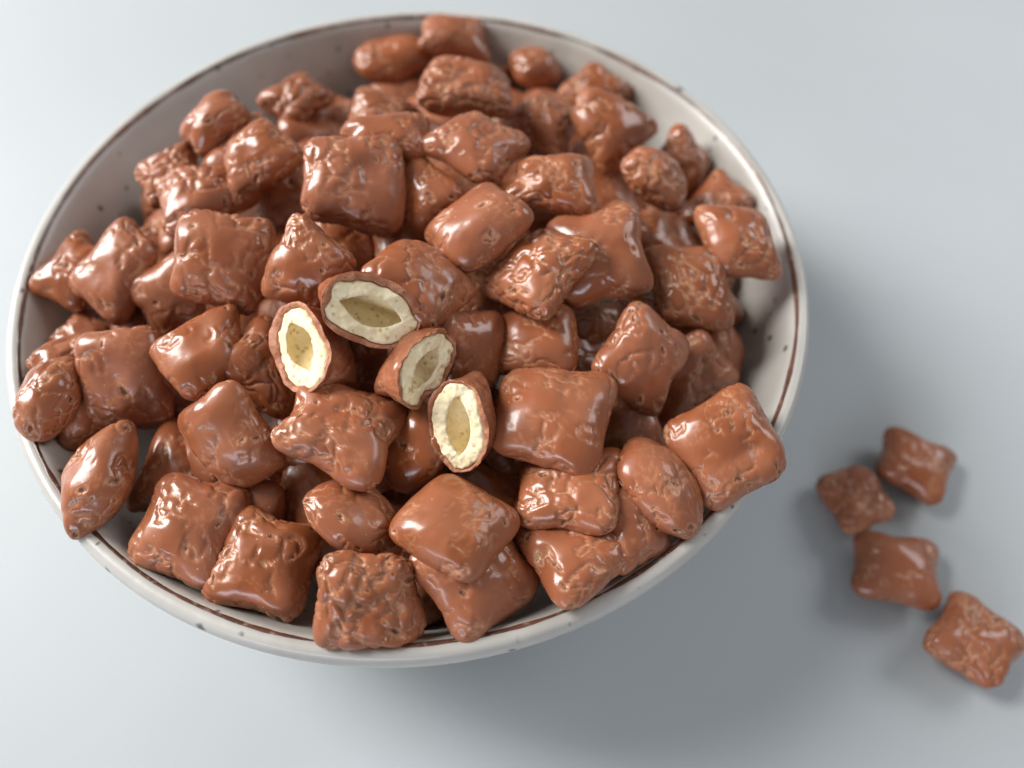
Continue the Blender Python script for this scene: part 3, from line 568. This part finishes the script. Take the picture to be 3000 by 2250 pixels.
LABELS = {
    1: 'large smooth chocolate pillow with fine crackle lines, front centre below the broken halves',
    2: 'chocolate pillow tucked under the big smooth crackled one, its tip pointing at the front rim',
    3: 'very rough knobbly chocolate pillow resting at the front rim, lowest in the photo',
    4: 'square chocolate pillow with four round corners, left of the knobbly one at the front rim',
    5: 'flat pitted chocolate pillow at the lower left rim, beside the upright almond-shaped one',
    6: 'glossy almond-shaped chocolate pillow standing on edge over the lower left rim',
    7: 'broad glossy chocolate pillow on the left side, right of the one leaning over the rim',
    8: 'chocolate pillow seen edge-on leaning out over the far left rim',
    9: 'chocolate pillow with a dark slit, left of the pillow under the leftmost broken half',
    10: 'plain dull chocolate pillow half hidden left of the big square one in the left middle',
    11: 'big square lumpy chocolate pillow with bright white left edge, left middle of the pile',
    12: 'triangular-looking chocolate pillow just above the leftmost broken half',
    13: 'plump glossy chocolate pillow with a pointed lower tip, upper left of the pile',
    14: 'small chocolate corner poking up behind the plump pointed pillow at upper left',
    15: 'chocolate pillow half hidden left of the plump pointed pillow at upper left',
    16: 'long wrinkled chocolate pillow at upper left, right above the big square lumpy one',
    17: 'bright glossy wrinkled chocolate pillow at the upper left edge of the heap',
    18: 'narrow chocolate pillow on edge against the upper left bowl wall',
    19: 'blurred chocolate pillow with a raised top corner near the back left bowl wall',
    20: 'small chocolate piece between the raised-corner pillow and the pointed ridge at back left',
    21: 'chocolate pillow forming a pointed ridge at the back, behind the flat-topped square one',
    22: 'wide chocolate pillow lying behind the flat-topped square one in the upper middle',
    23: 'small chocolate corner showing left of the wide pillow behind the flat-topped square',
    24: 'bean-shaped chocolate pillow leaning at the back wall, left of the rearmost one',
    25: 'rearmost chocolate pillow, touching the top rim of the bowl',
    26: 'big wrinkled chocolate pillow at the back, in front of the rearmost one',
    27: 'small almond-shaped chocolate pillow standing alone near the back right wall',
    28: 'rear chocolate pillow with a small top nub at the back right',
    29: 'large chocolate pillow pointing down at the back right, in front of the nubbed one',
    30: 'knobbly chocolate pillow with a bright highlight between the back centre and back right',
    31: 'wide diamond chocolate pillow with a long groove, upper middle of the pile',
    32: 'large square chocolate pillow with a flat shiny top edge, upper middle left',
    33: 'smooth dull chocolate pillow wedged between the flat-topped square and the egg-shaped one',
    34: 'smooth egg-shaped glossy chocolate pillow in the middle of the pile above the halves',
    35: 'rounded chocolate pillow right of the wide diamond one, above the cracked pair',
    36: 'rough diamond chocolate pillow full of cracks, right of the egg-shaped one',
    37: 'chocolate pillow with a crack showing pale wafer, behind the rough cracked diamond',
    38: 'plain dull chocolate pillow behind the cracked one on the right',
    39: 'big flat square chocolate pillow on the right side of the pile',
    40: 'tall chocolate pillow with pits standing right of centre, below the flat square',
    41: 'chocolate pillow partly hidden behind the tall pitted one at right',
    42: 'chocolate pillow at the right bowl wall, mostly behind the flat square one',
    43: 'lone square chocolate pillow leaning on the right bowl wall near the rim',
    44: 'small chocolate pillow with bright top behind the lone square one at right',
    45: 'oval chocolate pillow seen edge-on at the upper right',
    46: 'chocolate pillow behind the edge-on oval one at the upper right wall',
    47: 'dark chocolate pillow deep between the rounded one and the edge-on oval at right',
    48: 'small chocolate corner above the pillow whose crack shows pale wafer',
    49: 'smooth plump chocolate pillow with one torn corner right of the broken halves',
    50: 'shadowed chocolate pillow behind the smooth plump one right of the broken halves',
    51: 'tall smooth dull chocolate pillow directly right of the broken halves',
    52: 'smooth reddish chocolate pillow behind the uppermost broken half',
    57: 'chocolate pillow lying beneath the leftmost broken half',
    58: 'large pitted square chocolate pillow below the leftmost broken half',
    59: 'smooth glossy chocolate pillow with curved highlight at lower left of the pile',
    60: 'shaded chocolate pillow under the smooth curved-highlight one at lower left',
    61: 'shaded chocolate corner beneath the pillow leaning over the left rim',
    62: 'narrow smooth chocolate pillow standing below the broken halves, left of the lowest half',
    63: 'small smooth chocolate piece in the shade right below the lowest broken half',
    64: 'big square crackled chocolate pillow right of the lowest broken half',
    65: 'small pitted chocolate pillow peeking out right of the big square crackled one',
    66: 'chocolate pillow with wafer patches beneath the big square crackled one',
    67: 'smooth bean-shaped chocolate pillow near the front right rim',
    68: 'four-cornered chocolate pillow jutting over the right front rim',
    69: 'chocolate pillow with a torn patch at the front right, above the brown rim line',
    70: 'smooth oval chocolate pillow with two small holes, front left of centre',
    71: 'small chocolate piece in the dark hollow at lower left of the pile',
    72: 'shaded chocolate corner between the bean-shaped pillow and the front right rim',
    73: 'dark chocolate piece in the gap between the knobbly pillow and its right neighbour',
    74: 'leftmost rear chocolate pillow with a bright corner at the left wall',
    75: 'twisted lumpy chocolate pillow at the left, right of the leftmost rear one',
    76: 'small chocolate piece between the twisted lumpy pillow and the big square lumpy one',
    77: 'small chocolate pillow below the leftmost rear one, near the left wall',
    78: 'thin chocolate edge above the pillow leaning over the far left rim',
    79: 'tiny chocolate glint above the dark-slit pillow at left',
    80: 'shaded chocolate pillow under the plump pointed one at upper left',
    81: 'small chocolate piece below the lone square pillow at the right wall',
    82: 'shaded chocolate piece under the flat-topped square pillow',
    83: 'dark smooth chocolate piece in the gap between the broken halves',
    84: 'tiny chocolate corner above the big square crackled pillow',
    85: 'shaded chocolate piece below the bean-shaped pillow at the back',
    86: 'small chocolate corner right of the big wrinkled pillow at the back',
    88: 'thin chocolate edge at the far upper left of the heap',
    89: 'small chocolate piece between the plump pointed pillow and the flat-topped square',
    90: 'shaded chocolate piece left of the rough cracked diamond',
    101: 'blurred chocolate pillow on the table, farthest up of the four loose ones',
    102: 'blurred chocolate pillow on the table, nearest the bowl of the four loose ones',
    103: 'blurred flat square chocolate pillow on the table, third down of the four loose ones',
    104: 'blurred chocolate pillow at the right picture edge, lowest of the four on the table',
    201: 'buried pillow in the shade between the round-cornered front pillow and the curved-highlight pillow',
    202: 'buried pillow in the shade between the smooth two-holed oval and the large pitted square',
    203: 'buried pillow in the shade between the smooth two-holed oval and the narrow standing pillow',
    204: 'buried pillow in the shade between the big smooth crackled pillow and the lowest broken half',
    205: 'buried pillow in the shade between the wafer-patched pillow and the big square crackled pillow',
    206: 'buried pillow in the shade between the curved-highlight pillow and the flat pitted pillow',
    207: 'buried pillow in the shade between the curved-highlight pillow and the large pitted square',
    208: 'buried pillow in the shade between the narrow standing pillow and the large pitted square',
    209: 'buried pillow in the shade between the narrow standing pillow and the lowest broken half',
    210: 'buried pillow in the shade between the tall pitted pillow and the bean-shaped front right pillow',
    211: 'buried pillow in the shade between the broad glossy left pillow and the dark-slit pillow',
    212: 'buried pillow in the shade between the tall dull pillow and the uppermost broken half',
    213: 'buried pillow in the shade between the twisted lumpy pillow and the broad glossy left pillow',
    214: 'buried pillow in the shade between the pillow under leftmost half and the leftmost broken half',
    215: 'buried pillow in the shade between the leftmost broken half and the triangular-looking pillow',
    216: 'buried pillow in the shade between the big flat right square and the tall pitted pillow',
    217: 'buried pillow in the shade between the triangular-looking pillow and the big square lumpy pillow',
    218: 'buried pillow in the shade between the smooth reddish pillow and the smooth wedged pillow',
    219: 'buried pillow in the shade between the egg-shaped pillow and the rough cracked diamond',
    220: 'buried pillow in the shade between the big flat right square and the lone right-wall square',
    221: 'buried pillow in the shade between the long wrinkled pillow and the twisted lumpy pillow',
    222: 'buried pillow in the shade between the plump pointed pillow and the long wrinkled pillow',
    223: 'buried pillow in the shade between the plump pointed pillow and the triangular-looking pillow',
    224: 'buried pillow in the shade between the wide grooved diamond and the smooth wedged pillow',
    225: 'buried pillow in the shade between the rounded pillow and the rough cracked diamond',
    226: 'buried pillow in the shade between the rounded pillow and the wafer-cracked pillow',
    227: 'buried pillow in the shade between the edge-on oval pillow and the big flat right square',
    228: 'buried pillow in the shade between the raised-corner back pillow and the plump pointed pillow',
    229: 'buried pillow in the shade between the smooth wedged pillow and the wide back pillow',
    230: 'buried pillow in the shade between the rounded pillow and the wide grooved diamond',
    231: 'buried pillow in the shade between the edge-on oval pillow and the rounded pillow',
    232: 'buried pillow in the shade between the big wrinkled back pillow and the wide grooved diamond',
    233: 'buried pillow in the shade between the down-pointing back pillow and the knobbly back pillow',
    234: 'buried pillow in the shade between the raised-corner back pillow and the wide back pillow',
    235: 'buried pillow in the shade between the big wrinkled back pillow and the wide back pillow',
    236: 'buried pillow in the shade between the knobbly back pillow and the big wrinkled back pillow',
    237: 'buried pillow in the shade between the down-pointing back pillow and the big wrinkled back pillow',
    238: 'buried pillow in the shade between the rounded pillow and the egg-shaped pillow',
}
ROUGH = {1: 0.12, 2: 0.45, 3: 1.0, 4: 0.55, 5: 0.5, 6: 0.35, 7: 0.4, 8: 0.35, 9: 0.45, 10: 0.15, 11: 0.75, 12: 0.5, 13: 0.45, 14: 0.5, 15: 0.7, 16: 0.9, 17: 0.9, 18: 0.6, 19: 0.8, 20: 0.5, 21: 0.6, 22: 0.45, 24: 0.5, 25: 0.5, 26: 0.85, 27: 0.5, 28: 0.8, 29: 0.6, 30: 0.9, 31: 0.6, 32: 0.65, 33: 0.25, 34: 0.25, 35: 0.5, 36: 0.95, 37: 0.45, 38: 0.2, 39: 0.55, 40: 0.5, 41: 0.4, 43: 0.45, 45: 0.6, 46: 0.6, 49: 0.2, 50: 0.3, 51: 0.12, 52: 0.3, 57: 0.45, 58: 0.6, 59: 0.15, 60: 0.3, 62: 0.2, 63: 0.15, 64: 0.35, 65: 0.4, 66: 0.6, 67: 0.3, 68: 0.35, 69: 0.5, 70: 0.2, 74: 0.4, 75: 0.7, 77: 0.5, 101: 0.4, 102: 0.8, 103: 0.25, 104: 0.7}
OVAL = {70, 67, 45, 62, 27, 24, 8}
SOFT = {34, 6, 13, 51, 49, 52, 59, 33, 1, 29, 7, 9}
for k, C, ex, n, q, th_ in PILLOWS:
    rough = ROUGH.get(k, 0.35)
    grid = GRID_LOW if k > 200 else GRID_FINE
    if 100 < k < 200: q = [v * 0.94 for v in q]
    P, att = pillow_mesh(q, th_, 100 + k, rough, k in OVAL, k in SOFT, grid)
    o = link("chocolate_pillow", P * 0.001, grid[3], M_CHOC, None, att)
    o.matrix_world = frame(C, ex, n)
    if 100 < k < 200:
        tag(o, LABELS[k], "chocolate snack", "loose chocolate pillows on the table")
    elif k > 200:
        tag(o, LABELS[k], "chocolate snack", "chocolate pillows buried in the gaps")
    else:
        tag(o, LABELS[k], "chocolate snack", "chocolate pillows heaped in the bowl")

# ------------------------------------------------------------------ broken halves
# id, centre of the broken face (m), long axis, outward normal of the face, scale
HALVES = [
    [53,[-0.0038,-0.03386,0.08227],[0.8768,-0.0178,-0.4806],[0.3424,-0.6786,0.6498],1.046],
    [54,[-0.01956,-0.03828,0.07532],[0.4626,-0.8801,-0.1072],[-0.4994,-0.3585,0.7887],1.04],
    [55,[0.00754,-0.04275,0.07519],[0.4638,0.8797,0.1052],[0.7617,-0.4565,0.4597],0.925],
    [56,[0.01428,-0.05366,0.07085],[0.0506,-0.7237,-0.6882],[-0.417,-0.6415,0.6439],0.973],
]
HLABELS = {
    53: 'broken chocolate pillow half lying uppermost, its wide cream hollow facing the viewer',
    54: 'broken chocolate pillow half farthest left, brightly lit cream hollow',
    55: 'ragged broken chocolate pillow half in the middle, hollow turned to the right',
    56: 'broken chocolate pillow half lowest of the four, upright pointed hollow',
}
HPAR = {  # half height, body length, coat thickness (mm), cavity half length / half height, raggedness
    53: (6.9, 12.0, 1.20, 5.9, 2.7, 0.50),
    54: (7.2, 13.0, 1.00, 5.5, 2.8, 0.50),
    55: (6.6, 12.0, 0.85, 5.6, 2.5, 1.25),
    56: (7.0, 12.0, 1.05, 6.3, 2.5, 0.55)}
MA = 144
for k, C, ex, n, sc in HALVES:
    B, LB, ct, cx, cy, rag = HPAR[k]
    A = 10.0
    seed = 700 + k
    rng = np.random.default_rng(seed)
    phi = np.linspace(0, 2 * np.pi, MA, endpoint=False)
    cp, sp = np.cos(phi), np.sin(phi)
    ring = np.stack([cp, sp, 0 * phi], 1)
    wobble = 1 + 0.035 * vnoise(ring * 1.7 + 3, seed) + 0.02 * vnoise(ring * 5, seed + 1)
    zcut = rag * (1.1 * vnoise(ring * 2.2, seed + 2) + 0.22 * vnoise(ring * 7, seed + 3))
    ctv = ct * (1 + 0.65 * vnoise(ring * 2.0 + 9, seed + 4) + 0.15 * rag * vnoise(ring * 6, seed + 5))
    if k in (54,): ctv = ctv * (1 + 0.75 * np.clip(np.cos(phi + 1.9), 0, 1))
    ex_ = 2.15
    ox = A * np.sign(cp) * abs(cp) ** (2 / ex_) * wobble
    oy = B * np.sign(sp) * abs(sp) ** (2 / ex_) * wobble
    # outer coat from the break to the sealed far end
    J = 44
    rows, nr = [], []
    for j in range(J + 1):
        u = 1 - (1 - j / J) ** 1.0
        u = math.sin(u * math.pi / 2) ** 1.0 if j > 0 else 0.0
        yk = ((1 - u ** 2.2) + 0.42 * u ** 2.2) * math.sqrt(max(1 - u ** 6, 0.0004))
        xk = (1 + 0.06 * u ** 2 - 0.10 * math.exp(-((u - 0.55) / 0.25) ** 2)) * math.sqrt(max(1 - u ** 12, 0.0004))
        z = -u * LB + zcut * (1 - u) ** 2
        rows.append(np.stack([ox * xk, oy * yk, z], 1))
        nv = np.stack([ox / A ** 2, oy / B ** 2, np.full(MA, -0.10 * u ** 5)], 1); nr.append(nv / np.linalg.norm(nv, axis=1)[:, None])
    P = np.concatenate(rows); Nn = np.concatenate(nr)
    P2, att = coat_detail(P, Nn, seed, 0.35, rng, 16)
    fade = np.repeat(sstep(np.arange(J + 1) / J, 0.0, 0.10), MA)[:, None]
    P2 = P + (P2 - P) * fade
    F = [(j * MA + i, (j + 1) * MA + i, (j + 1) * MA + (i + 1) % MA, j * MA + (i + 1) % MA) for j in range(J) for i in range(MA)]
    last = J * MA
    P2 = np.vstack([P2, [[0, 0, -LB]]]); att = {kk: np.append(vv, 0) for kk, vv in att.items()}
    F += [(last + i, len(P2) - 1, last + (i + 1) % MA) for i in range(MA)]
    root = bpy.data.objects.new("broken_pillow_half", None)
    scene.collection.objects.link(root)
    root.matrix_world = frame(C, ex, n)
    tag(root, HLABELS[k], "chocolate snack", "broken pillow halves on top of the heap")
    link("chocolate_coat", P2 * 0.001 * sc, F, M_CHOC, root, att)
    # broken edge of the coat
    rl = np.hypot(ox, oy)
    inner_f = np.maximum(1 - ctv / np.hypot(ox * np.abs(cp) ** .5, oy) * 1.0, 0.5)
    wx = ox - np.sign(cp) * ctv * np.abs(cp) ** 0.6
    wy = oy - np.sign(sp) * ctv * np.abs(sp) ** 0.6
    rows = []
    K = 7
    for j in range(K + 1):
        u = j / K
        x = ox + (wx - ox) * u; y = oy + (wy - oy) * u
        p = np.stack([x, y, zcut], 1)
        zz = zcut + 0.16 * math.sin(math.pi * min(u * 1.2, 1)) + (0.10 + 0.25 * rag) * min(1, 5 * u) * vnoise(p / 1.1, seed + 9) + 0.08 * vnoise(p / 0.4, seed + 10) * min(1, 5 * u) - 0.25 * u
        if j == K: zz = zz - 1.0
        rows.append(np.stack([x, y, zz], 1))
    P = np.concatenate(rows)
    F = [(j * MA + i, j * MA + (i + 1) % MA, (j + 1) * MA + (i + 1) % MA, (j + 1) * MA + i) for j in range(K) for i in range(MA)]
    link("broken_coat_edge", P * 0.001 * sc, F, M_CUT, root)
    # crisp wafer shell with its hollow
    lx = cx * 1.06 * cp
    ly = cy * 1.12 * sp * np.abs(sp) ** 0.85
    lwob = 1 + 0.05 * vnoise(ring * 1.6 + 5, seed + 12) + 0.03 * rag * vnoise(ring * 8, seed + 13)
    lx = lx * lwob; ly = ly * lwob
    rows = []
    K1, K2 = 9, 14
    for j in range(K1 + 1):
        u = j / K1
        x = wx * 1.02 + (lx - wx * 1.02) * u; y = wy * 1.02 + (ly - wy * 1.02) * u
        p = np.stack([x, y, 0 * x], 1)
        zz = zcut * (1 - u) - 0.22 + 0.12 * math.sin(math.pi * u) + (0.10 + 0.22 * rag) * vnoise(p / 1.1 + 3, seed + 14) + 0.11 * vnoise(p / 0.45, seed + 15)
        if j == 0: zz = zz - 0.7
        if j == K1: zz = zz - 0.15
        rows.append(np.stack([x, y, zz], 1))
    zlip = rows[-1][:, 2]
    for j in range(1, K2 + 1):
        u = j / K2
        swell = 1 + 0.10 * math.sin(math.pi * min(u * 1.3, 1))
        x = lx * swell * math.sqrt(max(1 - u ** 4, 0.0004)); y = ly * (1 + 0.45 * math.sin(math.pi * min(1, u * 1.3))) * max(1 - u ** 1.6, 0.01)
        p = np.stack([x, y, np.full(MA, -u * 8)], 1)
        zz = zlip * (1 - u) - u * 7.5
        nz = 0.16 * vnoise(p / 0.9 + 1, seed + 16)
        rows.append(np.stack([x * (1 + nz / 5), y * (1 + nz / 2.5), zz], 1))
    P = np.concatenate(rows)
    KK = K1 + K2
    F = [(j * MA + i, j * MA + (i + 1) % MA, (j + 1) * MA + (i + 1) % MA, (j + 1) * MA + i) for j in range(KK) for i in range(MA)]
    P = np.vstack([P, [[0, 0, P[-MA:, 2].mean()]]])
    F += [(KK * MA + i, KK * MA + (i + 1) % MA, len(P) - 1) for i in range(MA)]
    link("wafer_shell", P * 0.001 * sc, F, M_WAFER, root)
